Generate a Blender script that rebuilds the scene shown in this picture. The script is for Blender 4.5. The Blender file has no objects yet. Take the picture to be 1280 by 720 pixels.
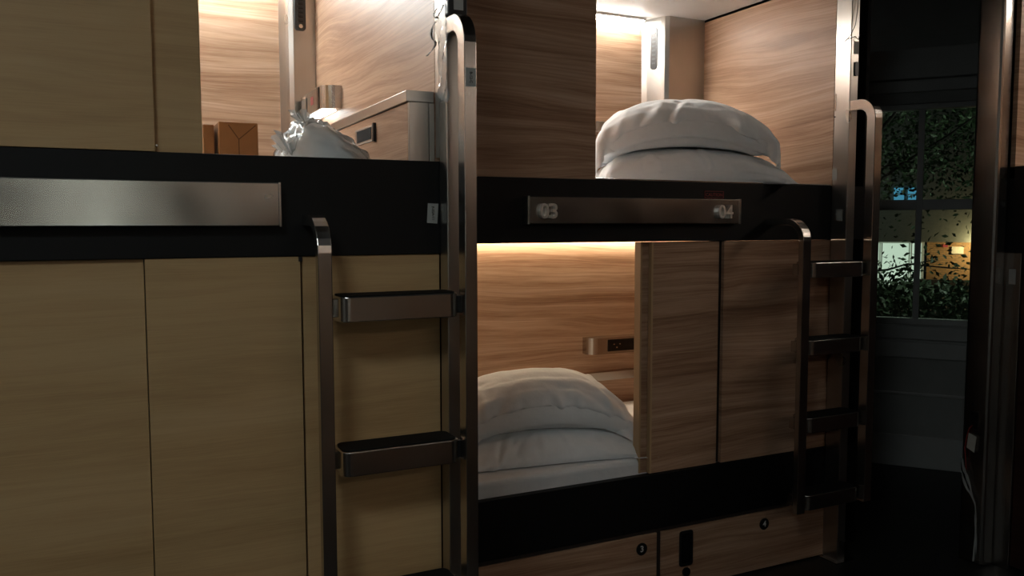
import bpy, bmesh, math, random
import numpy as np
from mathutils import Vector, Matrix
random.seed(7)
S = bpy.context.scene
COL = S.collection

# ------------------------------------------------------------------ camera
F_PX = 1044.17
YAW, PITCH, ROLL = (math.radians(a) for a in (26.033, -4.264, -0.098))
CAM = Vector((0, 0, 1.45))
fwd = Vector((math.sin(YAW)*math.cos(PITCH), math.cos(YAW)*math.cos(PITCH), math.sin(PITCH)))
rgt = Vector((math.cos(YAW), -math.sin(YAW), 0)); upv = rgt.cross(fwd)
r_ = rgt*math.cos(ROLL) + upv*math.sin(ROLL); u_ = -rgt*math.sin(ROLL) + upv*math.cos(ROLL)
cam = bpy.data.objects.new('camera', bpy.data.cameras.new('camera'))
COL.objects.link(cam)
cam.data.sensor_width = 36.0; cam.data.lens = F_PX/1280*36
cam.data.clip_start = 0.02; cam.data.clip_end = 200
m = Matrix((r_, u_, -fwd)).transposed().to_4x4(); m.translation = CAM
cam.matrix_world = m
S.camera = cam

# ------------------------------------------------------------------ world and exposure
W = bpy.data.worlds.new('night'); S.world = W; W.use_nodes = True
W.node_tree.nodes['Background'].inputs[0].default_value = (0.35, 0.42, 0.5, 1)
W.node_tree.nodes['Background'].inputs[1].default_value = 0.006
S.view_settings.view_transform = 'Standard'; S.view_settings.look = 'None'
S.view_settings.gamma = 1.0; S.view_settings.use_curve_mapping = False
S.view_settings.exposure = 0.0
LED_LEFT, LED_UPPER, LED_LOWER, LED_OPP, LED_SIDE = 95.0, 76.0, 24.0, 24.0, 34.0    # pod strip lights
GLINT_STRIP = 7.0                                     # strip added behind the photographer for the highlight on the smudged plate
CEIL_FILL = 17.0                                     # square ceiling fill added to brighten the pod fronts
READ_LAMP = 9.0

# ------------------------------------------------------------------ materials
MATS = {}
def newmat(name):
    mt = bpy.data.materials.new(name); mt.use_nodes = True; MATS[name] = mt
    nt = mt.node_tree
    return mt, nt, nt.nodes['Principled BSDF']
def N(nt, typ, **kw):
    n = nt.nodes.new(typ)
    for k, v in kw.items(): setattr(n, k, v)
    return n
def math_(nt, op, a, b=None, c=None):
    n = N(nt, 'ShaderNodeMath', operation=op)
    for i, v in enumerate((a, b, c)):
        if v is None: continue
        if isinstance(v, (int, float)): n.inputs[i].default_value = v
        else: nt.links.new(v, n.inputs[i])
    return n.outputs[0]
def comb(nt, x, y, z=0.0):
    n = N(nt, 'ShaderNodeCombineXYZ')
    for i, v in enumerate((x, y, z)):
        if isinstance(v, (int, float)): n.inputs[i].default_value = v
        else: nt.links.new(v, n.inputs[i])
    return n.outputs[0]
def noise(nt, vec, scale=1.0, detail=2.0, rough=0.5):
    n = N(nt, 'ShaderNodeTexNoise'); n.inputs['Scale'].default_value = scale
    n.inputs['Detail'].default_value = detail; n.inputs['Roughness'].default_value = rough
    nt.links.new(vec, n.inputs['Vector']); return n.outputs['Fac']
def ramp(nt, fac, stops):
    n = N(nt, 'ShaderNodeValToRGB'); e = n.color_ramp.elements
    while len(e) < len(stops): e.new(0.5)
    for i, (p, c) in enumerate(stops): e[i].position = p; e[i].color = (*c, 1)
    nt.links.new(fac, n.inputs[0]); return n.outputs[0]
def srgb(r, g, b):
    f = lambda c: (c/255/12.92 if c/255 <= 0.04045 else ((c/255+0.055)/1.055)**2.4)
    return (f(r), f(g), f(b))
def plain(name, col, rough=0.5, metal=0.0, spec=0.5, **kw):
    mt, nt, p = newmat(name)
    p.inputs['Base Color'].default_value = (*col, 1); p.inputs['Roughness'].default_value = rough
    p.inputs['Metallic'].default_value = metal; p.inputs['Specular IOR Level'].default_value = spec
    # a little procedural variation so nothing is perfectly flat
    g = N(nt, 'ShaderNodeNewGeometry').outputs['Position']
    f = noise(nt, g, 9, 4, 0.6)
    k = kw.get('var', 0.12)
    c = ramp(nt, f, [(0.25, tuple(max(0, v*(1-k)) for v in col)), (0.75, tuple(min(1, v*(1+k)) for v in col))])
    nt.links.new(c, p.inputs['Base Color'])
    return mt
def wood(name, stops, warp=1.7, freq=9.0, fine=0.22, rough=0.42, spec=0.35, streak=0.25):
    mt, nt, p = newmat(name)
    g = N(nt, 'ShaderNodeNewGeometry').outputs['Position']
    sp = N(nt, 'ShaderNodeSeparateXYZ'); nt.links.new(g, sp.inputs[0])
    rnd = N(nt, 'ShaderNodeObjectInfo').outputs['Random']
    u = math_(nt, 'ADD', sp.outputs[0], sp.outputs[1]); v = sp.outputs[2]
    u = math_(nt, 'ADD', u, math_(nt, 'MULTIPLY', rnd, 37.0))
    v2 = math_(nt, 'ADD', v, math_(nt, 'MULTIPLY', rnd, 11.0))
    n1 = noise(nt, comb(nt, math_(nt, 'MULTIPLY', u, 0.75), math_(nt, 'MULTIPLY', v2, 3.4)), 1, 2, 0.45)
    t = math_(nt, 'ADD', math_(nt, 'MULTIPLY', v2, freq), math_(nt, 'MULTIPLY', n1, warp))
    n2 = noise(nt, comb(nt, math_(nt, 'MULTIPLY', u, 0.45), t, 3.3), 2.0, 6, 0.66)
    n3 = noise(nt, comb(nt, math_(nt, 'MULTIPLY', u, 7.0), math_(nt, 'MULTIPLY', v2, 330.0)), 1, 2, 0.6)
    f = math_(nt, 'ADD', math_(nt, 'MULTIPLY', n2, 1-fine), math_(nt, 'MULTIPLY', n3, fine))
    c = ramp(nt, f, stops)
    n4 = noise(nt, comb(nt, math_(nt, 'MULTIPLY', u, 0.9), math_(nt, 'MULTIPLY', t, 12.0), 8.1), 1.0, 3, 0.55)
    st = ramp(nt, n4, [(0.46, (1, 1, 1)), (0.60, (1-streak*0.8, 1-streak, 1-streak*1.1)), (0.66, (1-streak*0.4, 1-streak*0.5, 1-streak*0.5))])
    mx = N(nt, 'ShaderNodeMix', data_type='RGBA', blend_type='MULTIPLY'); mx.inputs[0].default_value = 1.0
    nt.links.new(c, mx.inputs[6]); nt.links.new(st, mx.inputs[7]); c = mx.outputs[2]
    nt.links.new(c, p.inputs['Base Color'])
    p.inputs['Roughness'].default_value = rough; p.inputs['Specular IOR Level'].default_value = spec
    b = N(nt, 'ShaderNodeBump'); b.inputs['Strength'].default_value = 0.06; b.inputs['Distance'].default_value = 0.002
    nt.links.new(f, b.inputs['Height']); nt.links.new(b.outputs[0], p.inputs['Normal'])
    return mt
WOOD = wood('oak_laminate', [(0.30, srgb(132, 98, 75)), (0.42, srgb(162, 126, 100)), (0.52, srgb(183, 149, 122)), (0.68, srgb(202, 171, 147))])
ASH = wood('pale_ash_laminate', [(0.30, srgb(176, 143, 99)), (0.5, srgb(196, 163, 117)), (0.7, srgb(204, 173, 128))], warp=1.0, freq=4.0, fine=0.25, rough=0.5, spec=0.3, streak=0.07)
def steel(name, base, rough, horizontal=False, smudge=0.5):
    mt, nt, p = newmat(name)
    g = N(nt, 'ShaderNodeNewGeometry').outputs['Position']
    sp = N(nt, 'ShaderNodeSeparateXYZ'); nt.links.new(g, sp.inputs[0])
    xy = math_(nt, 'ADD', sp.outputs[0], sp.outputs[1])
    if horizontal: vec = comb(nt, math_(nt, 'MULTIPLY', xy, 4.0), math_(nt, 'MULTIPLY', sp.outputs[2], 110.0))
    else: vec = comb(nt, math_(nt, 'MULTIPLY', xy, 110.0), math_(nt, 'MULTIPLY', sp.outputs[2], 4.0))
    br = noise(nt, vec, 1, 2, 0.5)
    sm = noise(nt, g, 7, 1, 0.4)
    r1 = math_(nt, 'MULTIPLY', sm, 0.12*smudge*2)
    nt.links.new(math_(nt, 'ADD', r1, rough-0.06), p.inputs['Roughness'])
    c = ramp(nt, math_(nt, 'ADD', math_(nt, 'MULTIPLY', br, 0.15), math_(nt, 'MULTIPLY', sm, 0.85)), [(0.15, tuple(v*(0.80-0.3*(smudge > 0.9)) for v in base)), (0.85, base)])
    nt.links.new(c, p.inputs['Base Color']); p.inputs['Metallic'].default_value = 1.0
    p.inputs['Anisotropic'].default_value = 0.4
    return mt
STEEL = steel('brushed_steel', (0.54, 0.52, 0.49), 0.30)
STEELH = steel('brushed_steel_horizontal', (0.60, 0.58, 0.55), 0.25, True)
PLATE = steel('smudged_plate_steel', (0.56, 0.52, 0.48), 0.17, True, 0.95)
STEELD = steel('polished_steel_bar', (0.56, 0.53, 0.50), 0.24)
BLACK = plain('black_laminate', (0.0045, 0.0045, 0.0048), 0.55, spec=0.25)
DIGIT = plain('satin_metal_digit', (0.80, 0.78, 0.74), 0.42, metal=1.0, var=0.03)
PAD = plain('black_rubber', (0.006, 0.006, 0.006), 0.8, spec=0.2)
PLASTIC = plain('black_plastic', (0.010, 0.010, 0.011), 0.35)
WHITE = plain('white_panel', (0.84, 0.84, 0.83), 0.5, var=0.02)
VENTM = plain('dark_grey_plastic', (0.035, 0.042, 0.048), 0.4)
LABEL = plain('sticker_paper', (0.42, 0.43, 0.41), 0.6, var=0.05)
INK = plain('black_ink', (0.02, 0.02, 0.02), 0.6)
REDINK = plain('red_ink', (0.25, 0.035, 0.03), 0.6)
WHITEINK = plain('white_ink', (0.6, 0.6, 0.58), 0.6)
SHEETP = plain('white_bedding', (0.75, 0.75, 0.74), 0.8, var=0.03)
KRAFT = plain('kraft_paper', srgb(132, 90, 54), 0.7, spec=0.2, var=0.06)
KRAFTD = plain('kraft_fold', srgb(88, 56, 32), 0.8, spec=0.2)
TRACK = plain('dark_brown_edge', (0.03, 0.021, 0.017), 0.5)
EDGE = plain('beige_edge_band', srgb(190, 158, 120), 0.5, var=0.05)
FLOORM = plain('dark_vinyl_floor', (0.018, 0.016, 0.015), 0.42, spec=0.35, var=0.3)
WALLK = plain('blackened_side_wall', (0.02, 0.02, 0.02), 0.8, spec=0.1)  # unseen side wall, blackened so the far ladder reflects dark
WALLD = plain('dark_painted_wall', (0.42, 0.42, 0.40), 0.75, spec=0.2, var=0.06)
TRIMD = plain('grey_painted_trim', (0.55, 0.55, 0.53), 0.5, var=0.05)
CEILM = plain('dark_ceiling_paint', (0.06, 0.06, 0.06), 0.8, var=0.05)
OPPO = wood('brown_wall_panel', [(0.3, srgb(58, 42, 32)), (0.5, srgb(72, 54, 42)), (0.7, srgb(84, 66, 52))])
SHADEWOOD = wood('shaded_wood_panel', [(0.3, srgb(44, 26, 22)), (0.5, srgb(56, 34, 28)), (0.7, srgb(66, 42, 34))])  # side pod's lower panel: shade painted in as a darker wood
REDSTRING = plain('red_cord', (0.30, 0.03, 0.025), 0.6)
DARKGLASS = plain('black_gloss_panel', (0.006, 0.006, 0.007), 0.12)

def fabric(name, col, sub=0.0):
    mt, nt, p = newmat(name)
    g = N(nt, 'ShaderNodeTexCoord').outputs['Object']
    f = noise(nt, g, 22, 5, 0.6); f2 = noise(nt, g, 7, 3, 0.55)
    b = N(nt, 'ShaderNodeBump'); b.inputs['Strength'].default_value = 0.45; b.inputs['Distance'].default_value = 0.012
    nt.links.new(math_(nt, 'ADD', math_(nt, 'MULTIPLY', f, 0.4), f2), b.inputs['Height'])
    nt.links.new(b.outputs[0], p.inputs['Normal'])
    nt.links.new(ramp(nt, f, [(0.3, tuple(v*0.95 for v in col)), (0.7, col)]), p.inputs['Base Color'])
    p.inputs['Roughness'].default_value = 0.85; p.inputs['Specular IOR Level'].default_value = 0.2
    p.inputs['Sheen Weight'].default_value = 0.2
    return mt
COTTON = fabric('white_cotton', (0.88, 0.905, 0.92))
SHEET = fabric('white_sheet', (0.76, 0.77, 0.78))

def emit(name, col, strength):
    mt, nt, p = newmat(name)
    nt.nodes.remove(p)
    e = N(nt, 'ShaderNodeEmission'); e.inputs[0].default_value = (*col, 1); e.inputs[1].default_value = strength
    nt.links.new(e.outputs[0], nt.nodes['Material Output'].inputs[0]); return mt
LEDL = emit('led_cool_left', (0.90, 0.99, 1.0), LED_LEFT)
LEDU = emit('led_cool_upper', (0.98, 0.97, 0.91), LED_UPPER)
LEDW = emit('led_warm_lower', (1.0, 0.82, 0.58), LED_LOWER)
LEDO = emit('led_opposite', (1.0, 0.97, 0.88), LED_OPP)
LEDS = emit('led_side', (1.0, 0.95, 0.85), LED_SIDE)
READ = emit('reading_light', (0.95, 1.0, 0.98), READ_LAMP)
GLINT = emit('glint_strip_light', (0.9, 1.0, 0.9), GLINT_STRIP)
CFILL = emit('ceiling_fill_glow', (0.88, 0.97, 0.97), CEIL_FILL)

def clear(name, col, tr, rough=0.08, gl=None):
    """thin clear sheet: transparent with a gloss on top"""
    mt, nt, p = newmat(name); nt.nodes.remove(p)
    t = N(nt, 'ShaderNodeBsdfTransparent'); t.inputs[0].default_value = (*col, 1)
    g = N(nt, 'ShaderNodeBsdfGlossy'); g.inputs['Roughness'].default_value = rough
    d = N(nt, 'ShaderNodeBsdfDiffuse'); d.inputs[0].default_value = (0.75, 0.76, 0.75, 1)
    lw = N(nt, 'ShaderNodeFresnel'); lw.inputs[0].default_value = 1.45
    m1 = N(nt, 'ShaderNodeMixShader'); m1.inputs[0].default_value = tr
    nt.links.new(t.outputs[0], m1.inputs[1]); nt.links.new(d.outputs[0], m1.inputs[2])
    m2 = N(nt, 'ShaderNodeMixShader'); nt.links.new(lw.outputs[0], m2.inputs[0])
    nt.links.new(m1.outputs[0], m2.inputs[1]); nt.links.new(g.outputs[0], m2.inputs[2])
    nt.links.new(m2.outputs[0], nt.nodes['Material Output'].inputs[0])
    return mt
GLASS = clear('window_glass', (0.9, 0.95, 0.92), 0.015, 0.02)
FILM = clear('plastic_film', (0.95, 0.95, 0.95), 0.50, 0.12)
BAGM = clear('plastic_bag', (0.96, 0.97, 0.97), 0.30, 0.18)

# ------------------------------------------------------------------ mesh helpers
class MB:
    def __init__(s): s.v = []; s.f = []
    def add(s, vs, fs):
        o = len(s.v); s.v += [tuple(v) for v in vs]; s.f += [tuple(i+o for i in f) for f in fs]; return s
    def box(s, x0, x1, y0, y1, z0, z1):
        vs = [(x, y, z) for z in (z0, z1) for y in (y0, y1) for x in (x0, x1)]
        return s.add(vs, [(0,2,3,1), (4,5,7,6), (0,1,5,4), (2,6,7,3), (0,4,6,2), (1,3,7,5)])
    def prism(s, pts, axis, a, b):
        """polygon pts extruded along an axis (0 x: pts are (y,z); 1 y: (x,z); 2 z: (x,y))"""
        n = len(pts)
        def P(p, t): return (t, p[0], p[1]) if axis == 0 else (p[0], t, p[1]) if axis == 1 else (p[0], p[1], t)
        vs = [P(p, a) for p in pts] + [P(p, b) for p in pts]
        fs = [tuple(range(n))[::-1], tuple(range(n, 2*n))] + [(i, (i+1) % n, n+(i+1) % n, n+i) for i in range(n)]
        return s.add(vs, fs)
    def tube(s, pts, r, n=6):
        pts = [Vector(p) for p in pts]; rings = []
        for i, p in enumerate(pts):
            d = (pts[min(i+1, len(pts)-1)] - pts[max(i-1, 0)]).normalized()
            a = d.cross(Vector((0.3, 0.2, 1))); a = a.normalized() if a.length > 1e-4 else Vector((1, 0, 0))
            b = d.cross(a); rr = r[i] if isinstance(r, (list, tuple)) else r
            rings.append([p + (a*math.cos(t) + b*math.sin(t))*rr for t in (2*math.pi*k/n for k in range(n))])
        vs = [v for rg in rings for v in rg]
        fs = [(i*n+k, i*n+(k+1) % n, (i+1)*n+(k+1) % n, (i+1)*n+k) for i in range(len(pts)-1) for k in range(n)]
        fs += [tuple(range(n))[::-1], tuple(range((len(pts)-1)*n, len(pts)*n))]
        return s.add(vs, fs)
    def sweep(s, path, x0, x1, t):
        """flat bar: path in (y,z), thickness t across the path, width x0..x1"""
        vs = []; n = len(path)
        for i, (y, z) in enumerate(path):
            a = path[max(i-1, 0)]; b = path[min(i+1, n-1)]
            dy, dz = b[0]-a[0], b[1]-a[1]; L = math.hypot(dy, dz) or 1
            ny, nz = dz/L*t/2, -dy/L*t/2
            vs += [(x0, y-ny, z-nz), (x1, y-ny, z-nz), (x1, y+ny, z+nz), (x0, y+ny, z+nz)]
        fs = [(4*i+k, 4*i+(k+1) % 4, 4*i+4+(k+1) % 4, 4*i+4+k) for i in range(n-1) for k in range(4)]
        fs += [(3, 2, 1, 0), (4*n-4, 4*n-3, 4*n-2, 4*n-1)]
        return s.add(vs, fs)
    def xf(s, M):
        s.v = [tuple(M @ Vector(v)) for v in s.v]; return s
    def mesh(s, name, off=(0, 0, 0), smooth=False):
        me = bpy.data.meshes.new(name)
        me.from_pydata([(v[0]-off[0], v[1]-off[1], v[2]-off[2]) for v in s.v], [], s.f)
        bm = bmesh.new(); bm.from_mesh(me); bmesh.ops.recalc_face_normals(bm, faces=bm.faces); bm.to_mesh(me); bm.free()
        if smooth:
            for p in me.polygons: p.use_smooth = True
        return me
def rrect(x0, x1, y0, y1, r, n=5):
    out = []
    for cx, cy, a0 in ((x1-r, y0+r, -90), (x1-r, y1-r, 0), (x0+r, y1-r, 90), (x0+r, y0+r, 180)):
        for k in range(n+1):
            a = math.radians(a0 + 90*k/n); out.append((cx + r*math.cos(a), cy + r*math.sin(a)))
    return out
def origin(o):
    while o.parent: o = o.parent
    return o['_o']
ORG = {}
def link(name, me, mat, parent=None, bevel=0.0, loc=None):
    o = bpy.data.objects.new(name, me); COL.objects.link(o)
    if mat: me.materials.append(mat) if not me.materials else None
    if parent: o.parent = parent
    if loc: o.location = loc
    if bevel:
        b = o.modifiers.new('bevel', 'BEVEL'); b.width = bevel; b.segments = 2; b.limit_method = 'ANGLE'; b.angle_limit = math.radians(50)
    return o
def thing(name, label, cat, loc, group=None):
    o = bpy.data.objects.new(name, None); COL.objects.link(o); o.location = loc; o.empty_display_size = 0.05
    o['label'] = label; o['category'] = cat
    if group: o['group'] = group
    ORG[o.name] = loc
    return o
def part(name, mb, mat, parent, bevel=0.0, label=None, smooth=False):
    """mb in world coordinates; parts keep an identity transform under their root"""
    r = parent
    while r.parent: r = r.parent
    o = link(name, mb.mesh(name, ORG[r.name], smooth), mat, parent, bevel)
    if label: o['label'] = label
    return o
def single(name, mb, mat, label, cat, loc, group=None, bevel=0.0, smooth=False):
    o = link(name, mb.mesh(name, loc, smooth), mat, None, bevel, loc)
    o['label'] = label; o['category'] = cat; ORG[o.name] = loc
    if group: o['group'] = group
    return o
def struct(name, mb, mat, parent=None, bevel=0.0):
    o = link(name, mb.mesh(name), mat, parent, bevel)
    if parent is None: o['kind'] = 'structure'; ORG[o.name] = (0, 0, 0)
    return o
def text_mb(body, size, o, ux, uy, depth=0.0004, bold=0.0, align='CENTER'):
    """lettering as geometry: o centre point, ux reading direction, uy up direction"""
    cu = bpy.data.curves.new('text', 'FONT'); cu.body = body; cu.size = size; cu.extrude = depth
    cu.offset = bold; cu.align_x = align; cu.align_y = 'CENTER'; cu.resolution_u = 3
    ob = bpy.data.objects.new('text', cu); COL.objects.link(ob)
    me = bpy.data.meshes.new_from_object(ob.evaluated_get(bpy.context.evaluated_depsgraph_get()))
    ux, uy, o = Vector(ux), Vector(uy), Vector(o); uz = ux.cross(uy)
    mb = MB(); mb.add([o + ux*v.co.x + uy*v.co.y + uz*v.co.z for v in me.vertices], [tuple(p.vertices) for p in me.polygons])
    bpy.data.objects.remove(ob); bpy.data.curves.remove(cu); bpy.data.meshes.remove(me)
    return mb

# ------------------------------------------------------------------ room shell
YB = 3.66                     # wall behind the bunks
WA = Vector((4.178, 3.571, 0)); WD = Vector((0.62820, -0.77805, 0)); WN = Vector((-0.77805, -0.62820, 0))   # angled window wall, WN into the room
def wpt(s, n, z): return WA + WD*s + WN*n + Vector((0, 0, z))
def wbox(mb, s0, s1, n0, n1, z0, z1):
    vs = [wpt(s, n, z) for z in (z0, z1) for n in (n0, n1) for s in (s0, s1)]
    return mb.add(vs, [(0,2,3,1), (4,5,7,6), (0,1,5,4), (2,6,7,3), (0,4,6,2), (1,3,7,5)])
struct('floor', MB().box(-3.1, 5.75, -2.3, 4.0, -0.1, 0), FLOORM)
struct('ceiling', MB().box(-3.1, 5.75, -2.3, 4.0, 3.0, 3.1), CEILM)
struct('wall_back', MB().box(-3.0, 4.2, YB, YB+0.12, 0, 3.0), WALLD)
struct('wall_left', MB().box(-3.1, -3.0, -2.3, 3.8, 0, 3.0), WALLD)
struct('wall_front', MB().box(-3.0, 5.7, -2.3, -2.2, 0, 3.0), OPPO)
w = MB(); WS0, WS1, WZ0, WZ1 = -0.075, 0.60, 0.86, 2.16
wbox(w, -0.13, WS0, -0.16, 0, 0, 3); wbox(w, WS1, 2.4, -0.16, 0, 0, 3)
wbox(w, WS0, WS1, -0.16, 0, 0, WZ0); wbox(w, WS0, WS1, -0.16, 0, WZ1, 3)
struct('wall_right', w, WALLD)
e2 = wpt(2.4, 0, 0)
struct('wall_side', MB().box(e2.x-0.02, e2.x+0.1, -2.3, e2.y+0.05, 0, 3.0), WALLK)
struct('baseboard_right', wbox(MB(), -0.10, 2.35, 0, 0.02, 0, 0.19), TRIMD, bevel=0.004)
struct('trim_1', wbox(MB(), -0.10, 0.95, 0, 0.03, 2.30, 2.475), TRIMD, bevel=0.006)
struct('trim_2', wbox(MB(), -0.10, 0.95, 0, 0.018, 2.225, 2.292), TRIMD, bevel=0.004)
struct('trim_3', wbox(MB(), -0.10, 0.95, 0, 0.02, 0.66, 0.755), TRIMD, bevel=0.004)
struct('trim_4', wbox(MB(), -0.10, 0.95, 0, 0.012, 0.435, 0.45), TRIMD, bevel=0.003)
# window: casing, sash bars, four panes, sill
win = struct('window_1', wbox(wbox(wbox(wbox(MB(), WS0-0.002, WS0+0.03, -0.10, -0.02, WZ0, WZ1), WS1-0.03, WS1+0.002, -0.10, -0.02, WZ0, WZ1), WS0, WS1, -0.10, -0.02, WZ0-0.002, WZ0+0.03), WS0, WS1, -0.10, -0.02, WZ1-0.03, WZ1+0.002), TRIMD)
struct('mullion', wbox(MB(), 0.218, 0.252, -0.085, -0.03, WZ0+0.03, WZ1-0.03), TRIMD, win, 0.004)
for a, b in ((WS0+0.03, 0.218), (0.252, WS1-0.03)):
    struct('meeting_rail', wbox(MB(), a, b, -0.085, -0.03, 1.54, 1.60), TRIMD, win, 0.004)
    for z0, z1 in ((WZ0+0.03, 1.54), (1.60, WZ1-0.03)):
        struct('pane', wbox(MB(), a, b, -0.060, -0.056, z0, z1), GLASS, win)
struct('window_sill', wbox(MB(), -0.10, 0.72, -0.02, 0.055, 0.775, WZ0-0.004), TRIMD, win, 0.006)
struct('window_apron', wbox(MB(), -0.10, 0.70, 0, 0.03, 0.757, 0.775), TRIMD, win, 0.003)

# ------------------------------------------------------------------ lights added behind the photographer
t = thing('glint_strip', 'tall narrow light strip added on the brown panel wall, standing in for a lit opening', 'lamp', (-0.06, -2.2, 0.95))
part('backplate', MB().box(-0.16, 0.0, -2.2, -2.17, 0.95, 2.25), STEEL, t, 0.004)
part('diffuser', MB().box(-0.12, -0.04, -2.17, -2.13, 1.0, 2.2), GLINT, t, 0.01)
t = thing('ceiling_fill', 'square fill light added over the aisle behind the photographer', 'lamp', (-0.8, -0.2, 3.0))
part('frame', MB().box(-1.15, -0.45, -0.55, 0.15, 2.95, 3.0), STEEL, t, 0.004)
part('diffuser', MB().box(-1.10, -0.50, -0.50, 0.10, 2.935, 2.951), CFILL, t, 0.004)

# ------------------------------------------------------------------ bunk pods
ZT, ZB2 = 1.617, 1.389        # upper fascia band top and bottom
ZL, ZD = 0.487, 0.257         # lower lip and drawer top
ZC = 2.49                     # pod ceiling
YBACK = 3.62
def led(parent, x0, x1, y, z, mat):
    # aluminium channel in the ceiling corner with a down-facing diffuser
    ch = part('light_channel', MB().box(x0, x1, y-0.045, y, z-0.012, z), STEELH, parent)
    part('light_diffuser', MB().prism([(y-0.042, z-0.012), (y-0.004, z-0.012), (y-0.008, z-0.026), (y-0.036, z-0.022)], 0, x0+0.01, x1-0.01), mat, ch)

# ---- right pod (deck numbers 03 and 04)
YR = 2.613; RX0, RX1 = 0.93, 3.03; IX0, IX1 = 1.0, 2.79
pod = thing('bunk_pod', 'two-tier wooden bunk pod with plate 03 04 and two open lit berths', 'bunk bed', (1.98, 3.1, 0))
part('fascia', MB().box(RX0, RX1, YR, YR+0.03, ZB2, ZT), BLACK, pod, 0.002, 'matt black fascia below the upper berth')
part('lower_fascia', MB().box(RX0, RX1, YR, YR+0.03, ZD+0.012, ZL), BLACK, pod, 0.002, 'matt black fascia below the lower berth')
part('fascia_lip', MB().box(1.62, 2.789, YR+0.004, YR+0.07, ZT, ZT+0.006), STEELH, pod, 0.002)
part('deck', MB().box(IX0, IX1, YR+0.03, YBACK, 1.425, 1.47), WHITE, pod)
part('lower_ceiling', MB().box(IX0, IX1, YR+0.03, YBACK, 1.395, 1.424), WHITE, pod)
part('lower_deck', MB().box(IX0, IX1, YR+0.03, YBACK, 0.28, 0.34), WOOD, pod)
part('upper_ceiling', MB().box(IX0, IX1, YR+0.0, YBACK, ZC, ZC+0.03), WHITE, pod, 0, 'white ceiling panel')
part('roof', MB().box(RX0, RX1, YR, YBACK+0.02, ZC+0.032, ZC+0.09), BLACK, pod)
part('upper_back_panel', MB().box(IX0, IX1, YBACK-0.018, YBACK, 1.47, ZC), WOOD, pod)
part('lower_back_panel', MB().box(IX0, IX1, YBACK-0.018, YBACK, 0.34, 1.395), WOOD, pod)
part('upper_end_panel', MB().box(IX1, IX1+0.02, YR, YBACK, 1.47, ZC-0.012), WOOD, pod)
part('lower_end_panel', MB().box(IX1, IX1+0.02, YR+0.04, YBACK, 0.34, 1.395), WOOD, pod)
part('upper_end_panel', MB().box(IX0-0.02, IX0, YR+0.04, YBACK, 1.47, ZC), WOOD, pod)
part('lower_end_panel', MB().box(IX0-0.02, IX0, YR+0.04, YBACK, 0.34, 1.395), WOOD, pod)
part('side_cladding', MB().box(RX1-0.02, RX1, YR+0.03, YBACK, 0.02, ZC+0.03), BLACK, pod)
part('side_cladding', MB().box(RX0, RX0+0.02, YR+0.03, YBACK, 0.02, ZC+0.03), BLACK, pod)
# closed front panels
part('front_panel', MB().box(RX0+0.02, 1.62, YR+0.008, YR+0.026, ZT+0.001, ZC+0.03), WOOD, pod, 0.001)
p = part('sliding_panel', MB().box(1.882, 2.200, YR+0.012, YR+0.030, ZL+0.002, ZB2-0.002), WOOD, pod, 0.001)
part('edge_band', MB().box(1.874, 1.882, YR+0.011, YR+0.031, ZL+0.002, ZB2-0.002), EDGE, p)
part('sliding_panel', MB().box(2.222, 2.80, YR+0.008, YR+0.026, ZL+0.002, ZB2-0.002), WOOD, pod, 0.001)
part('track_gap', MB().box(2.170, 2.250, YR+0.031, YR+0.040, ZL, ZB2), TRACK, pod)
p = part('sliding_panel', MB().box(1.846, 2.168, YR+0.034, YR+0.070, ZL+0.002, ZB2-0.002), WOOD, pod, 0.001)
part('edge_band', MB().box(1.838, 1.846, YR+0.033, YR+0.071, ZL+0.002, ZB2-0.002), EDGE, p)
# corner post in front of the fascia, floor to top; its inner side faces the berth
post = part('corner_post', MB().box(2.79, 2.835, 2.53, YR-0.001, 0, ZC+0.03), STEEL, pod, 0.003, 'brushed steel corner post')
part('post_trim', MB().box(2.835, 2.866, 2.56, YR-0.001, ZL, ZC+0.03), STEELD, post, 0.002)
part('post_foot', MB().box(2.77, 2.885, 2.515, YR+0.02, 0, 0.006), STEELD, post)
part('latch_slot', MB().prism(rrect(2.810, 2.829, 2.065, 2.122, 0.005), 1, 2.524, 2.531), PLASTIC, post)
part('latch_sticker', MB().box(2.806, 2.832, 2.528, 2.531, 2.155, 2.205), LABEL, post)
part('screw', MB().prism([(2.605+0.003*math.cos(a), 1.905+0.003*math.sin(a)) for a in (k*0.785 for k in range(8))], 0, 2.787, 2.791), PLASTIC, post)
part('slot_cover', MB().box(2.7885, 2.791, 2.600, 2.608, 1.93, 2.0), STEELD, post)
part('bunk_sticker', MB().box(2.7885, 2.7905, 2.553, 2.583, 1.468, 1.516), LABEL, post)
part('bunk_sticker', MB().box(2.7885, 2.7905, 2.586, 2.611, 1.64, 1.687), LABEL, post)
# corner column with a slim air vent on its slanted side
cx = [(2.497, YBACK-0.018), (2.512, 3.575), (2.542, 3.50), (2.552, 3.482), (2.572, 3.47), (IX1, 3.47), (IX1, YBACK-0.018)]
cc = part('corner_column', MB().prism(cx, 2, ZT-0.12, ZC), STEEL, pod, 0, 'brushed steel corner column')
va, vb = Vector((2.512, 3.575, 0)), Vector((2.542, 3.50, 0)); vd = (vb-va).normalized(); vn = Vector((vd.y, -vd.x, 0))
vn = vn if vn.x < 0 else -vn
def slab(mb, base, d, n, pts, a, b):
    k = len(pts); vs = [base + d*p[0] + Vector((0, 0, p[1])) + n*h for h in (a, b) for p in pts]
    return mb.add(vs, [tuple(range(k))[::-1], tuple(range(k, 2*k))] + [(i, (i+1) % k, k+(i+1) % k, k+i) for i in range(k)])
L_ = (vb-va).length
v = part('air_vent', slab(MB(), va, vd, vn, rrect(L_/2-0.019, L_/2+0.019, 2.235, 2.445, 0.016), -0.002, 0.004), PLASTIC, cc)
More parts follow.
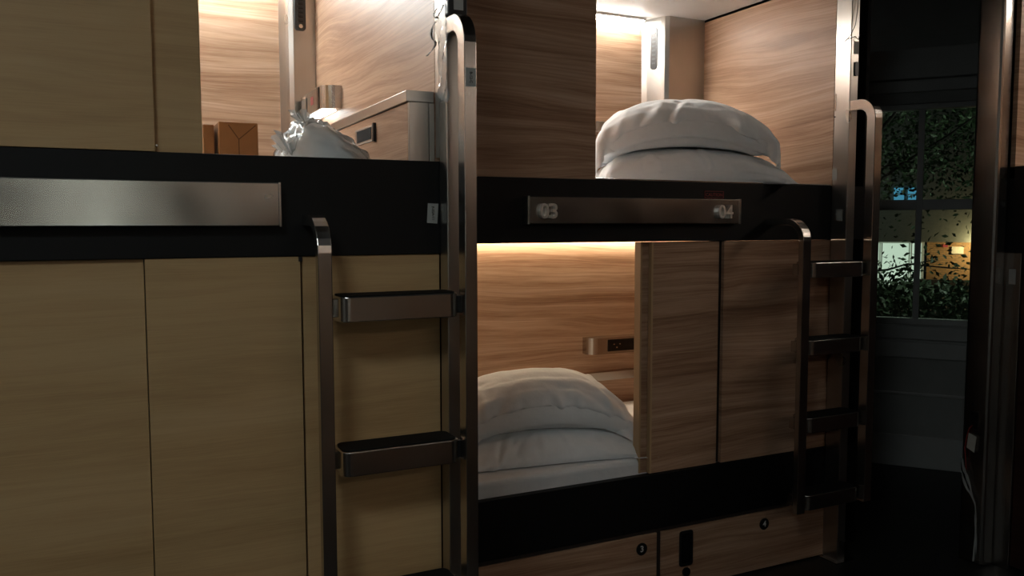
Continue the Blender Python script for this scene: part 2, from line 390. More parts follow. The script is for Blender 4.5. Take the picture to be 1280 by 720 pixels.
for k in range(8):
    part('vent_slat', slab(MB(), va, vd, vn, rrect(L_/2-0.010, L_/2+0.010, 2.262+k*0.021, 2.270+k*0.021, 0.002, 2), 0.004, 0.0055), VENTM, v)
cl = [(2.53, YBACK-0.018), (2.55, 3.52), (2.57, 3.49), (IX1, 3.49), (IX1, YBACK-0.018)]
# back rails
for nm, z0, z1, x1 in (('back_rail', 0.660, 0.705, IX1), ('back_rail', 1.915, 1.968, 2.497)):
    part(nm, MB().box(IX0, x1, YBACK-0.034, YBACK-0.018, z0, z1), STEELH, pod, 0.003)
led(pod, IX0, 2.49, YBACK-0.02, ZC-0.001, LEDU)
led(pod, IX0, IX1, YBACK-0.02, 1.394, LEDW)
# number plate
pl = part('number_plate', MB().box(1.328, 2.262, 2.582, YR, 1.456, 1.552), STEELH, pod, 0.003, 'brushed steel plate with raised numbers 03 and 04')
part('plate_edge', MB().box(1.322, 1.330, 2.579, YR, 1.455, 1.553), STEEL, pl, 0.001)
part('plate_edge', MB().box(2.260, 2.268, 2.579, YR, 1.455, 1.553), STEEL, pl, 0.001)
part('number', text_mb('03', 0.074, (1.40, 2.574, 1.498), (1, 0, 0), (0, 0, 1), 0.008, 0.0006), DIGIT, pl)
part('number', text_mb('04', 0.074, (2.182, 2.574, 1.500), (1, 0, 0), (0, 0, 1), 0.008, 0.0006), DIGIT, pl)
cs = part('caution_sticker', MB().box(2.112, 2.206, YR-0.001, YR, 1.556, 1.584), BLACK, pod)
for b in ((2.112, 2.206, 1.582, 1.584), (2.112, 2.206, 1.556, 1.558), (2.112, 2.114, 1.556, 1.584), (2.204, 2.206, 1.556, 1.584)):
    part('sticker_border', MB().box(b[0], b[1], YR-0.002, YR-0.001, b[2], b[3]), REDINK, cs)
part('sticker_text', text_mb('CAUTION', 0.0185, (2.159, YR-0.0018, 1.569), (1, 0, 0), (0, 0, 1), 0.0003, 0.0002), REDINK, cs)
# drawers below
part('drawer_rail', MB().box(RX0, 2.85, YR+0.004, YR+0.03, ZD-0.002, ZD+0.012), TRACK, pod)
part('base_back', MB().box(RX0+0.02, 2.85, YR+0.05, YR+0.08, 0.0, 0.28), BLACK, pod)
def drawer(x0, x1, num, bx, handle=None):
    d = part('drawer', MB().box(x0, x1, YR, YR+0.02, 0.008, ZD-0.004), WOOD, pod, 0.0015)
    b = part('number_badge', MB().prism([(bx+0.0245*math.cos(a), 0.2+0.0245*math.sin(a)) for a in (k*math.pi/14 for k in range(28))], 1, YR-0.003, YR), PLASTIC, d, 0, 'round black badge')
    part('badge_number', text_mb(num, 0.034, (bx, YR-0.0036, 0.2), (1, 0, 0), (0, 0, 1), 0.0004, 0.0006), WHITEINK, b)
    if handle:
        part('handle', MB().prism(rrect(handle-0.033, handle+0.033, 0.095, 0.240, 0.012), 1, YR-0.006, YR), PLASTIC, d, 0.002, 'black recessed pull')
        part('handle_recess', MB().prism(rrect(handle-0.024, handle+0.024, 0.108, 0.228, 0.008), 1, YR-0.0068, YR-0.006), DARKGLASS, d)
        part('lock', MB().prism([(handle+0.002+0.018*math.cos(a), 0.070+0.018*math.sin(a)) for a in (k*math.pi/12 for k in range(24))], 1, YR-0.008, YR), PLASTIC, d)
drawer(RX0+0.02, 1.905, '3', 1.833)
drawer(1.925, 2.80, '4', 2.452, 2.045)
part('drawer_divider', MB().box(1.906, 1.924, YR+0.004, YR+0.03, 0.0, ZD-0.003), TRACK, pod)

# ---- left pod (nearer, deeper)
YL = 2.074; LX0, LX1 = -1.25, 0.895; JX0, JX1 = -1.18, 0.80
pod2 = thing('bunk_pod', 'nearer double-depth bunk pod with pale closed panels and one lit upper berth', 'bunk bed', (-0.18, 2.85, 0))
part('fascia', MB().box(LX0, LX1, YL, YL+0.03, 1.376, 1.619), BLACK, pod2, 0.002, 'matt black fascia below the upper berth')
part('deck', MB().box(JX0, JX1, YL+0.03, YBACK, 1.43, 1.47), WHITE, pod2)
part('lower_fascia', MB().box(LX0, LX1, YL, YL+0.03, 0.26, 0.487), BLACK, pod2, 0.002)
part('upper_ceiling', MB().box(JX0, JX1, YL, YBACK, ZC, ZC+0.03), WHITE, pod2)
part('roof', MB().box(LX0, LX1, YL, YBACK+0.02, ZC+0.032, ZC+0.09), BLACK, pod2)
part('upper_back_panel', MB().box(JX0, JX1, YBACK-0.018, YBACK, 1.47, ZC), WOOD, pod2)
part('upper_end_panel', MB().box(JX1, JX1+0.02, 2.10, YBACK, 1.47, ZC), WOOD, pod2)
part('upper_end_panel', MB().box(JX0-0.02, JX0, YL+0.03, YBACK, 1.47, ZC), WOOD, pod2)
part('side_cladding', MB().box(LX1-0.02, LX1, YL+0.03, YBACK, 0.02, ZC+0.03), BLACK, pod2)
part('side_cladding', MB().box(LX0, LX0+0.02, YL+0.03, YBACK, 0.02, ZC+0.03), BLACK, pod2)
part('sliding_panel', MB().box(LX0+0.02, 0.1125, YL-0.004, YL+0.014, 1.6195, ZC+0.03), ASH, pod2, 0.001)
p = part('sliding_panel', MB().box(0.02, 0.2165, YL+0.018, YL+0.036, 1.6195, ZC+0.03), ASH, pod2, 0.001)
part('roller_pin', MB().prism([(0.1165+0.0025*math.cos(a), 1.634+0.0025*math.sin(a)) for a in (k*0.785 for k in range(8))], 1, YL+0.006, YL+0.018), STEEL, p)
part('sliding_panel', MB().box(LX0+0.02, 0.081, YL+0.014, YL+0.032, 0.487, 1.3755), ASH, pod2, 0.001)
part('sliding_panel', MB().box(0.083, 0.4345, YL+0.004, YL+0.022, 0.487, 1.3755), ASH, pod2, 0.001)
part('sliding_panel', MB().box(0.4395, 0.801, YL+0.006, YL+0.024, 0.487, 1.3755), ASH, pod2, 0.001)
part('track_gap', MB().box(0.425, 0.447, YL+0.026, YL+0.034, 0.487, 1.3755), TRACK, pod2)
part('track_stop', MB().box(0.430, 0.4385, YL-0.001, YL+0.010, 1.363, 1.3755), PLASTIC, pod2)
part('drawer', MB().box(LX0+0.02, -0.2, YL, YL+0.02, 0.008, 0.255), ASH, pod2, 0.001)
part('drawer', MB().box(-0.19, 0.80, YL, YL+0.02, 0.008, 0.255), ASH, pod2, 0.001)
post2 = part('corner_post', MB().box(0.801, 0.838, 2.02, YL-0.001, 0, ZC+0.03), STEEL, pod2, 0.003, 'brushed steel corner post')
part('post_return', MB().box(0.801, 0.82, YL-0.001, 2.10, 1.63, ZC+0.03), STEEL, post2)
part('latch_plate', MB().prism(rrect(0.797, 0.850, 1.978, 2.065, 0.006), 1, 1.995, 2.021), PLASTIC, post2, 0.003, 'black latch housing')
part('latch_sticker', MB().box(0.812, 0.838, 1.993, 1.996, 1.993, 2.05), LABEL, post2)
part('end_trim', MB().box(0.838, 0.862, 2.05, YL-0.001, 1.62, ZC+0.03), STEEL, post2, 0.002)
part('end_trim', MB().box(0.838, 0.862, 2.05, YL-0.001, 0.487, 1.3755), STEELD, post2, 0.002)
part('end_bracket', MB().box(0.836, 0.862, 2.04, YL-0.001, 1.455, 1.505), STEELD, post2, 0.002)
# number plate, brushed with smudges
pl2 = part('number_plate', MB().box(-0.70, 0.381, 2.040, YL, 1.449, 1.5535), PLATE, pod2, 0.003, 'blank smudged steel plate')
part('plate_edge', MB().box(0.379, 0.385, 2.040, YL, 1.448, 1.5545), STEELD, pl2, 0.001)
st = part('bunk_sticker', MB().add([(0.7675, YL-0.001, 1.509), (0.797, YL-0.001, 1.508), (0.7935, YL-0.001, 1.456), (0.7645, YL-0.001, 1.458)], [(0, 1, 2, 3)]), LABEL, pod2)
part('sticker_text', text_mb('F-02A-11', 0.0095, (0.7815, YL-0.0018, 1.483), (0.05, 0, -1), (1, 0, 0.05), 0.0003, 0.0002), INK, st)
# steel column with vent
c2 = [(0.684, YBACK-0.018), (0.690, 3.49), (0.696, 3.465), (0.712, 3.45), (JX1, 3.45), (JX1, YBACK-0.018)]
cc2 = part('corner_column', MB().prism(c2, 2, 1.47, ZC), STEEL, pod2, 0, 'brushed steel corner column')
v = part('air_vent', MB().prism(rrect(0.7165, 0.7615, 2.232, 2.44, 0.014), 1, 3.440, 3.451), VENTM, cc2, 0.002)
for k in range(10):
    part('vent_slat', MB().box(0.729, 0.749, 3.435, 3.441, 2.262+k*0.017, 2.269+k*0.017), PLASTIC, v)
part('vent_knob', MB().prism([(0.739+0.008*math.cos(a), 2.247+0.008*math.sin(a)) for a in (k*math.pi/8 for k in range(16))], 1, 3.432, 3.441), STEELD, v)
led(pod2, JX0, 0.66, YBACK-0.055, ZC-0.001, LEDL)

# ---- side pod at the right edge, seen end on
SX = 3.375
pod3 = thing('bunk_pod', 'dark bunk pod cut off by the right edge behind a steel post', 'bunk bed', (3.9, 1.3, 0))
part('fascia', MB().box(SX, SX+0.03, 0.2, 2.25, 1.337, 1.690), BLACK, pod3, 0.002)
part('deck', MB().box(SX+0.03, 4.33, 0.25, 2.20, 1.55, 1.64), SHEETP, pod3)
part('upper_end_panel', MB().box(SX, 4.33, 2.20, 2.22, 1.64, 2.62), WOOD, pod3)
part('upper_end_panel', MB().box(SX, 4.33, 0.23, 0.25, 1.64, 2.62), WOOD, pod3)
part('upper_back_panel', MB().box(4.33, 4.35, 0.23, 2.22, 1.64, 2.62), WOOD, pod3)
part('upper_ceiling', MB().box(SX, 4.33, 0.23, 2.22, 2.62, 2.65), WHITE, pod3)
ch = part('light_channel', MB().box(4.285, 4.33, 0.3, 2.15, 2.608, 2.62), STEELH, pod3)
part('light_diffuser', MB().box(4.29, 4.325, 0.31, 2.14, 2.594, 2.608), LEDS, ch)
part('jamb', MB().box(SX-0.004, SX+0.03, 2.155, 2.25, 0, 1.335), STEELD, pod3, 0.002)
part('lower_panel', MB().box(SX+0.006, SX+0.026, 0.2, 2.153, 0.02, 1.335), SHADEWOOD, pod3, 0, 'reddish brown panel darkened with painted shade')
part('side_cladding', MB().box(SX+0.03, 4.35, 2.22, 2.25, 0, 2.75), BLACK, pod3)
part('roof', MB().box(SX, 4.35, 0.2, 2.25, 2.75, 2.80), BLACK, pod3)
part('bunk_sticker', MB().box(SX-0.006, SX-0.004, 2.175, 2.203, 1.205, 1.268), LABEL, pod3)
post3 = part('corner_post', MB().box(3.30, 3.372, 2.222, 2.335, 0, 2.78), STEELD, pod3, 0.012)
part('latch_slot', MB().box(3.296, 3.301, 2.262, 2.302, 0.585, 0.66), PLASTIC, post3, 0.002)
part('latch_pin', MB().prism([(2.29+0.006*math.cos(a), 0.69+0.006*math.sin(a)) for a in (k*math.pi/6 for k in range(12))], 0, 3.296, 3.301), PLASTIC, post3)
tg = thing('key_tag', 'white paper tag hanging on a red cord from the right post', 'tag', (3.292, 2.28, 0.50))
part('tag_card', MB().add([(3.293, 2.300, 0.566), (3.291, 2.262, 0.556), (3.289, 2.268, 0.486), (3.291, 2.306, 0.500)], [(0, 1, 2, 3)]), plain('tag_paper', (0.5, 0.48, 0.42), 0.7), tg)
part('cord', MB().tube([(3.294, 2.285, 0.60), (3.291, 2.296, 0.585), (3.290, 2.304, 0.555), (3.288, 2.312, 0.50), (3.290, 2.306, 0.44), (3.291, 2.303, 0.40)], 0.0022), REDSTRING, tg)
# torn wrapping film hanging down the post
def ribbon(pts, wid, seed, amp=0.006, n=40, across=5, wdir=(0, 1, 0)):
    rnd = random.Random(seed); P = [Vector(p) for p in pts]; mb = MB(); vs = []; wd = Vector(wdir)
    ph = [rnd.uniform(0, 6.28) for _ in range(12)]
    for i in range(n):
        tt = i/(n-1)*(len(P)-1); k = min(int(tt), len(P)-2); f = tt-k
        p0, p1, p2, p3 = P[max(k-1, 0)], P[k], P[k+1], P[min(k+2, len(P)-1)]
        c = 0.5*((2*p1) + (p2-p0)*f + (2*p0-5*p1+4*p2-p3)*f*f + (3*p1-p0-3*p2+p3)*f**3)
        ww = wid[k]*(1-f) + wid[k+1]*f
        for j in range(across):
            s = j/(across-1)-0.5
            off = Vector((amp*math.sin(9*s+ph[0]+i*0.35), amp*math.sin(7*s+ph[1]+i*0.5)*0.6, amp*0.7*math.sin(11*s+ph[2]+i*0.8)))
            vs.append(c + wd*(s*ww) + off)
    fs = [(i*across+j, i*across+j+1, (i+1)*across+j+1, (i+1)*across+j) for i in range(n-1) for j in range(across-1)]
    return mb.add(vs, fs)
single('plastic_wrap', ribbon([(3.285, 2.315, 0.45), (3.284, 2.31, 0.40), (3.284, 2.285, 0.33), (3.285, 2.255, 0.27), (3.288, 2.247, 0.15), (3.288, 2.25, 0.02)], [0.012, 0.03, 0.028, 0.012, 0.006, 0.02], 3, 0.003), FILM,
       'torn clear plastic strip hanging down the right-hand steel post', 'plastic', (3.285, 2.27, 0.02), smooth=True)

# ---- pod across the aisle behind the photographer, seen only as reflections
OX0, OX1, OY = 0.45, 2.45, -1.15
pod4 = thing('bunk_pod', 'bunk pod with a lit upper berth across the aisle behind the photographer', 'bunk bed', (1.5, -1.65, 0))
part('fascia', MB().box(OX0, OX1, OY-0.03, OY, 1.389, 1.617), BLACK, pod4)
part('deck', MB().box(OX0, OX1, -2.18, OY-0.03, 1.45, 1.60), SHEETP, pod4)
part('upper_ceiling', MB().box(OX0, OX1, -2.18, OY, 2.49, 2.54), WHITE, pod4)
part('upper_back_panel', MB().box(OX0, OX1, -2.19, -2.17, 1.60, 2.49), WOOD, pod4)
for a in (OX0, OX1-0.04):
    part('end_panel', MB().box(a, a+0.04, -2.17, OY, 0.02, 2.49), WOOD, pod4)
for a in (0.50, 1.12, 1.74):
    part('sliding_panel', MB().box(a, a+0.61, OY-0.03, OY-0.01, 0.49, 1.385), WOOD, pod4)
part('lower_fascia', MB().box(OX0, OX1, OY-0.03, OY, 0.26, 0.487), BLACK, pod4)
part('drawer', MB().box(OX0+0.05, 1.49, OY-0.03, OY-0.01, 0.01, 0.255), WOOD, pod4)
part('drawer', MB().box(1.51, OX1-0.05, OY-0.03, OY-0.01, 0.01, 0.255), WOOD, pod4)
ch = part('light_channel', MB().box(OX0+0.05, OX1-0.05, -2.17, -2.125, 2.478, 2.49), STEELH, pod4)
part('light_diffuser', MB().box(OX0+0.06, OX1-0.06, -2.165, -2.13, 2.464, 2.478), LEDO, ch)

# ------------------------------------------------------------------ ladders
def ladder(label, x0, x1, bw, yf, ypost, ybed, zs, zbot, ztl, ztr, sticker):
    """x0 outer left edge, yf front of the rails, ybed bed front, zs tread tops"""
    bt = 0.042
    t = thing('ladder', label, 'ladder', ((x0+x1)/2, yf+0.05, zbot))
    yc = yf+bt/2
    def arc(zt, R, yend):
        pts = [(yc, zbot), (yc, zt-R-bt/2)]
        for k in range(1, 9):
            a = math.pi/2*k/8; pts.append((yc+R-R*math.cos(a), zt-bt/2-R+R*math.sin(a)))
        pts.append((yend, zt-bt/2)); return pts
    part('rail', MB().sweep(arc(ztl, 0.075, ybed), x0, x0+bw, bt*0.6), STEELD, t, 0.002)
    r = part('rail', MB().sweep(arc(ztr, 0.06, ypost), x1-bw, x1, bt), STEELD, t, 0.002)
    if sticker:
        s = part('rail_sticker', MB().box(x1-bw+0.004, x1-0.002, yf-0.0012, yf, 1.789, 1.834), LABEL, r)
        part('sticker_text', text_mb('B-12-C', 0.0095, ((2*x1-bw)/2+0.001, yf-0.002, 1.811), (0, 0, -1), (1, 0, 0), 0.0003, 0.0002), INK, s)
    a, b = x0+bw+0.020, x1-bw-0.008; y0, y1 = yf+0.018, yf+0.118; hh = 0.060
    first = None
    z = zs[0]
    body = MB().prism(rrect(a, b, y0, y1, 0.024, 6), 2, z-hh, z)
    pad = MB().prism(rrect(a+0.006, b-0.006, y0+0.006, y1-0.006, 0.019, 6), 2, z, z+0.003)
    br = MB().box(x0+bw-0.002, a+0.003, y0+0.055, y0+0.085, z-hh+0.008, z-0.008)
    br2 = MB().box(b-0.003, x1-bw+0.002, y0+0.020, y0+0.06, z-hh+0.008, z-0.008)
    org = ORG[t.name]
    meshes = [(n_, q.mesh(n_, org), mm) for n_, q, mm in (('tread', body, STEELD), ('tread_pad', pad, PAD), ('bracket', br, STEELD), ('bracket', br2, PLASTIC))]
    for zz in zs:
        d = link('tread', meshes[0][1], meshes[0][2], t, 0.0025, (0, 0, zz-z))
        for n_, me, mm in meshes[1:]: link(n_, me, mm, d, 0.0015 if n_ == 'bracket' else 0)
    return t
ladder('steel ladder with hooked rails on the nearer pale-panelled bunk pod', 0.440, 0.835, 0.033, 1.905, 2.02, YL, [1.283, 0.912, 0.543], 0.16, 1.484, 1.978, True)
ladder('dark steel ladder on the far bunk pod beside the window', 2.430, 2.832, 0.041, 2.40, 2.53, YR, [1.303, 0.995, 0.683, 0.368], 0.306, 1.484, 1.962, False)

# wrapping film and cable scraps on the posts
fw = thing('plastic_wrap', 'torn clear wrapping film clinging to the nearer bunk post', 'plastic', (0.778, 2.01, 1.76))
part('film_strip', ribbon([(0.796, 2.02, 2.01), (0.788, 2.015, 1.965), (0.785, 2.012, 1.90), (0.788, 2.012, 1.85), (0.791, 2.012, 1.80), (0.790, 2.012, 1.765)], [0.008, 0.032, 0.022, 0.020, 0.026, 0.022], 5, 0.004, 60, 7, (1, 0, 0)), FILM, fw, smooth=True)
part('film_loop', ribbon([(0.783, 2.01, 1.965), (0.763, 2.005, 1.955), (0.756, 2.005, 1.925), (0.767, 2.005, 1.905), (0.750, 2.02, 1.878)], [0.004, 0.006, 0.007, 0.006, 0.008], 6, 0.002, 30, 4, (0.6, 0, 0.6)), FILM, fw, smooth=True)
part('film_loop', ribbon([(0.778, 2.01, 1.97), (0.770, 2.02, 1.985), (0.783, 2.02, 2.005), (0.794, 2.01, 2.02)], [0.006, 0.012, 0.010, 0.004], 8, 0.002, 24, 4, (0.5, 0, 0.6)), FILM, fw, smooth=True)
single('cable', MB().tube([(2.82, 2.525, 2.42), (2.812, 2.522, 2.34), (2.80, 2.52, 2.27), (2.783, 2.53, 2.225), (2.780, 2.56, 2.205), (2.785, 2.54, 2.215), (2.80, 2.52, 2.222), (2.815, 2.518, 2.21), (2.828, 2.52, 2.235)], 0.0016), plain('grey_cable', (0.12, 0.12, 0.11), 0.5),
       'thin loose cable end sticking out by the far bunk jamb', 'cable', (2.9, 2.57, 2.2), smooth=True)

# ------------------------------------------------------------------ built-in fittings
def power_unit(label, org, axis, flip, lit):
    """rounded steel wall unit with a black socket panel; axis 0 lies along x on a back wall, 1 along y on an end wall"""
    t = thing('power_unit', label, 'socket unit', org)
    L, D, H = 0.37, 0.070, 0.083
    def P(pts, z0, z1):       # local (along, out) -> world
        if axis == 0: q = [(org[0]+a, org[1]-o) for a, o in pts]
        else: q = [(org[0]-o, org[1]+a) for a, o in pts]
        return MB().prism(q, 2, org[2]+z0, org[2]+z1)
    def arcp(r, n=6): return [(r-r*math.sin(math.pi/2*k/n), D-r+r*math.cos(math.pi/2*k/n)) for k in range(n+1)]
    part('housing', P([(L, 0), (L, D)] + arcp(0.045) + [(0, 0)], 0, H), STEELD, t, 0, smooth=False)
    return t, P, L, D, H
t, P, L, D, H = power_unit('steel socket unit with black panel on the lower berth back wall', (2.155, YBACK-0.019, 0.806), 0, 0, False)
sp = part('socket_panel', P([(0.105, D-0.002), (0.105, D+0.003), (0.345, D+0.003), (0.345, D-0.002)], 0.012, 0.072), DARKGLASS, t, 0.001, 'glossy black socket panel')
for k, a in enumerate((0.14, 0.175, 0.157)):
    part('socket_hole', P([(a-0.004, D+0.002), (a-0.004, D+0.0042), (a+0.004, D+0.0042), (a+0.004, D+0.002)], 0.045 if k < 2 else 0.028, 0.050 if k < 2 else 0.034), STEELD, sp)
for a in (0.265, 0.29, 0.315):
    part('indicator', P([(a-0.005, D+0.002), (a-0.005, D+0.004), (a+0.005, D+0.004), (a+0.005, D+0.002)], 0.052, 0.055), STEELD, sp)
t, P, L, D, H = power_unit('lit steel reading light unit above the plastic-wrapped pillow', (JX1, 3.05, 1.878), 1, 0, True)
part('switch', P([(0.27, D-0.002), (0.27, D+0.004), (0.335, D+0.004), (0.335, D-0.002)], 0.012, 0.068), STEEL, t, 0.002)
part('switch_gap', P([(0.255, D-0.002), (0.255, D+0.001), (0.27, D+0.001), (0.27, D-0.002)], 0.012, 0.068), PLASTIC, t)
part('socket_panel', P([(0.055, D-0.002), (0.055, D+0.002), (0.085, D+0.002), (0.085, D-0.002)], 0.004, 0.080), DARKGLASS, t)
part('warning_mark', P([(0.15, D), (0.15, D+0.001), (0.19, D+0.001), (0.19, D)], 0.03, 0.06), REDINK, t)
part('light_diffuser', P([(0.05, 0.010), (0.05, D-0.008), (0.30, D-0.008), (0.30, 0.010)], -0.003, 0.001), READ, t)

# low cabinet along the end wall of the left berth
cb = thing('bedside_cabinet', 'low wood and steel bedside cabinet along the end of the left upper berth', 'cabinet', (0.765, 2.5, 1.51))
part('side_panel', MB().box(0.728, 0.742, 2.112, 3.0, 1.51, 1.772), WOOD, cb, 0.001)
part('top_trim', MB().box(0.722, 0.799, 2.104, 3.0, 1.774, 1.8035), STEEL, cb, 0.002)
part('end_plate', MB().box(0.728, 0.782, 2.100, 2.112, 1.51, 1.773), STEEL, cb, 0.001, 'stained steel end plate')
part('end_plate', MB().box(0.784, 0.799, 2.102, 2.112, 1.51, 1.773), STEEL, cb, 0.001, 'stained steel end plate')
h = part('handle', MB().box(0.722, 0.729, 2.40, 2.60, 1.70, 1.748), STEEL, cb, 0.003, 'recessed pull with black inset')
part('handle_inset', MB().box(0.7205, 0.7225, 2.425, 2.575, 1.707, 1.741), PAD, h)
part('handle_cap', MB().box(0.7195, 0.7295, 2.395, 2.408, 1.697, 1.751), PLASTIC, h)

# ------------------------------------------------------------------ bedding: cloth pillows settled by a small position-based solver
def sim_pillow(w, d, vol, seed, nx=54, ny=38, flange=3, steps=135, base=None, z0=0.0, press=22.0, gather=0.985, iters=11, wrinkles=60, ruffle=1.07, grav=9.8):
    """returns vertices and faces of an inflated, flanged pillow at rest. base(x,y)->height of what it lies on"""
    rs = np.random.RandomState(seed)
    xs = np.linspace(-w/2, w/2, nx); ys = np.linspace(-d/2, d/2, ny)
    idt = np.arange(nx*ny).reshape(nx, ny)
    X, Y = np.meshgrid(xs, ys, indexing='ij')
    P = np.stack([X, Y, np.zeros_like(X)], -1).reshape(-1, 3)
    idb = idt.copy(); inner = np.zeros((nx, ny), bool); inner[flange+1:nx-flange-1, flange+1:ny-flange-1] = True
    ni = int(inner.sum()); idb[inner] = nx*ny + np.arange(ni)
    P = np.concatenate([P, P[idt[inner]]]); rest = P.copy(); n = len(P)
    P[idt[inner], 2] += 0.02; P[idb[inner], 2] -= 0.02
    low = rs.uniform(-1, 1, (7, 6)); gx = np.linspace(0, 5.999, nx); gy = np.linspace(0, 4.999, ny)
    P[:, 2] += rs.uniform(-0.006, 0.006, n)
    out_ = np.ones((nx, ny), bool); out_[flange:nx-flange, flange:ny-flange] = False; P[idt[out_], 2] -= 0.025
    sf = slice(flange, nx-flange), slice(flange, ny-flange)
    seam = np.zeros((nx, ny), bool); seam[sf] = True; seam &= ~inner
    sm = np.zeros(n, bool); sm[idt[seam]] = True
    rows = []
    for idm in (idt, idb[sf]):
        mx, my = idm.shape
        for di, dj, kind in ((1, 0, 1), (0, 1, 1), (1, 1, 1), (1, -1, 1), (2, 0, 0), (0, 2, 0), (4, 0, 2), (0, 4, 2), (8, 0, 2), (0, 8, 2), (16, 0, 2), (0, 16, 2)):
            p = idm[0:mx-di, max(0, -dj):my-max(0, dj)]; q = idm[di:mx, max(0, dj):my-max(0, -dj)]
            rows.append(np.stack([p.ravel(), q.ravel(), np.full(p.size, kind)], 1))
    e = np.concatenate(rows); key = np.minimum(e[:, 0], e[:, 1])*100000 + np.maximum(e[:, 0], e[:, 1])
    e = e[np.unique(key, return_index=True)[1]]
    A, B, K = e[:, 0], e[:, 1], e[:, 2]; L0 = np.linalg.norm(rest[A]-rest[B], axis=1)
    L0 = np.where(sm[A] & sm[B] & (K == 1), L0*gather, L0)
    fl = np.zeros(n, bool); fl[idt[out_]] = True
    L0 = np.where((fl[A] & fl[B]) & (K == 1), L0*ruffle, L0)
    ks = np.where(K == 0, 0.04, 1.0); kc = np.where(K == 1, 0.9, np.where(K == 0, 0.05, 0.0))
    cnt = (np.bincount(A, minlength=n) + np.bincount(B, minlength=n)).astype(float)
    ft = np.stack([idt[:-1, :-1], idt[1:, :-1], idt[1:, 1:], idt[:-1, 1:]], -1).reshape(-1, 4)
    sub = idb[sf]; ti = idt[sf]
    fb = np.stack([sub[:-1, :-1], sub[:-1, 1:], sub[1:, 1:], sub[1:, :-1]], -1).reshape(-1, 4)
    fp = np.concatenate([np.stack([ti[:-1, :-1], ti[1:, :-1], ti[1:, 1:], ti[:-1, 1:]], -1).reshape(-1, 4), fb])
    tri = np.concatenate([fp[:, [0, 1, 2]], fp[:, [0, 2, 3]]])
    P[:, 2] += z0 + 0.03; V = np.zeros_like(P); dt = 1/50.0
    m0 = w*d/(nx*ny)
    for it in range(steps):
        a0, a1, a2 = P[tri[:, 0]], P[tri[:, 1]], P[tri[:, 2]]
        nrm = np.cross(a1-a0, a2-a0)/2
        volm = np.einsum('ij,ij->i', a0-P.mean(0), nrm).sum()/3
        k = press*np.clip(2.5*(vol-volm)/vol, -0.6, 1.0)
        F = np.stack([sum(np.bincount(tri[:, j], nrm[:, c]/3, n) for j in range(3)) for c in range(3)], 1)
        V += dt*F*(k/m0); V[:, 2] -= grav*dt
        V *= 0.93
        sp = np.linalg.norm(V, axis=1, keepdims=True); V *= np.minimum(1, 0.6/np.maximum(sp, 1e-9))
        Q = P + V*dt
        for ci in range(iters):
            D = Q[B]-Q[A]; l = np.linalg.norm(D, axis=1)+1e-9
            c = (l-L0)/l*0.5*np.where(l > L0, ks, kc)
            act = (np.abs(c) > 1e-6)
            dv = D*c[:, None]
            acc = np.stack([np.bincount(A, dv[:, q], n) - np.bincount(B, dv[:, q], n) for q in range(3)], 1)
            na = np.bincount(A, act, n) + np.bincount(B, act, n)
            Q += acc/np.maximum(na, 1)[:, None]*1.7
            hgt = np.full(n, 0.003) if base is None else base(Q[:, 0], Q[:, 1])+0.004
            hit = Q[:, 2] < hgt
            Q[hit, 2] = hgt[hit]
        Q[hit, :2] = P[hit, :2]*0.5 + Q[hit, :2]*0.5
        V = (Q-P)/dt; P = Q
    for _ in range(2):                         # soften solver noise
        G = P[idt]; G[1:-1, 1:-1] = 0.5*G[1:-1, 1:-1] + 0.125*(G[2:, 1:-1]+G[:-2, 1:-1]+G[1:-1, 2:]+G[1:-1, :-2])
        keep = P[idt[seam]].copy(); P[idt] = G; P[idt[seam]] = keep
    # finer sheets: Catmull-Rom upsampling, then soft creases running in from the edges
    def up(G, k):
        for ax in (0, 1):
            G = np.moveaxis(G, ax, 0); m_ = len(G); tt = np.linspace(0, m_-1, (m_-1)*k+1); i = np.minimum(tt.astype(int), m_-2); f = (tt-i)[:, None, None]
            g = lambda o: G[np.clip(i+o, 0, m_-1)]
            G = 0.5*(2*g(0)+(g(1)-g(-1))*f+(2*g(-1)-5*g(0)+4*g(1)-g(2))*f*f+(3*g(0)-g(-1)-3*g(1)+g(2))*f**3)
            G = np.moveaxis(G, 0, ax)
        return G
    k = 3; T, Bt = up(P[idt], k), up(P[sub], k)
    R = up(rest[idt], k)[..., :2]
    def creases(R, num):
        D = np.zeros(R.shape[:2])
        for _ in range(num):
            side = rs.choice([1, 1, 3, 3, 2]); q = rs.uniform(-0.46, 0.46)
            p0 = np.array([(q*w, d/2), (q*w, -d/2), (w/2, q*d), (-w/2, q*d)][side])*0.92
            tgt = np.array([rs.uniform(-.25, .25)*w, rs.uniform(-.2, .2)*d]); dr = tgt-p0; ln = np.linalg.norm(dr); dr /= ln
            ln *= rs.uniform(0.35, 1.0); wd = rs.uniform(0.008, 0.019); am = rs.uniform(0.003, 0.0085)*rs.choice([1, 1, -1])
            rel = R-p0; al = rel@dr; ac = rel@np.array([-dr[1], dr[0]]); ac = ac - rs.uniform(-.5, .5)*al*al/ln
            env = np.exp(-((al/ln-0.3)/0.38)**2)
            D += am*env*np.exp(-(ac/(wd*(1+al.clip(0)/ln)))**2)
        return D
    def displace(G, D):
        gx, gy = np.gradient(G, axis=0), np.gradient(G, axis=1); nn = np.cross(gx, gy); nn /= np.linalg.norm(nn, axis=2, keepdims=True)+1e-9
        return G + nn*D[..., None]
    T = displace(T, creases(R, wrinkles))
    lift = (0.003 if base is None else base(T[..., 0].ravel(), T[..., 1].ravel()).reshape(T.shape[:2])+0.003)
    T[..., 2] = np.maximum(T[..., 2], lift)
    nT = T.shape[0]*T.shape[1]; iT = np.arange(nT).reshape(T.shape[:2]); iB = nT + np.arange(Bt.shape[0]*Bt.shape[1]).reshape(Bt.shape[:2])
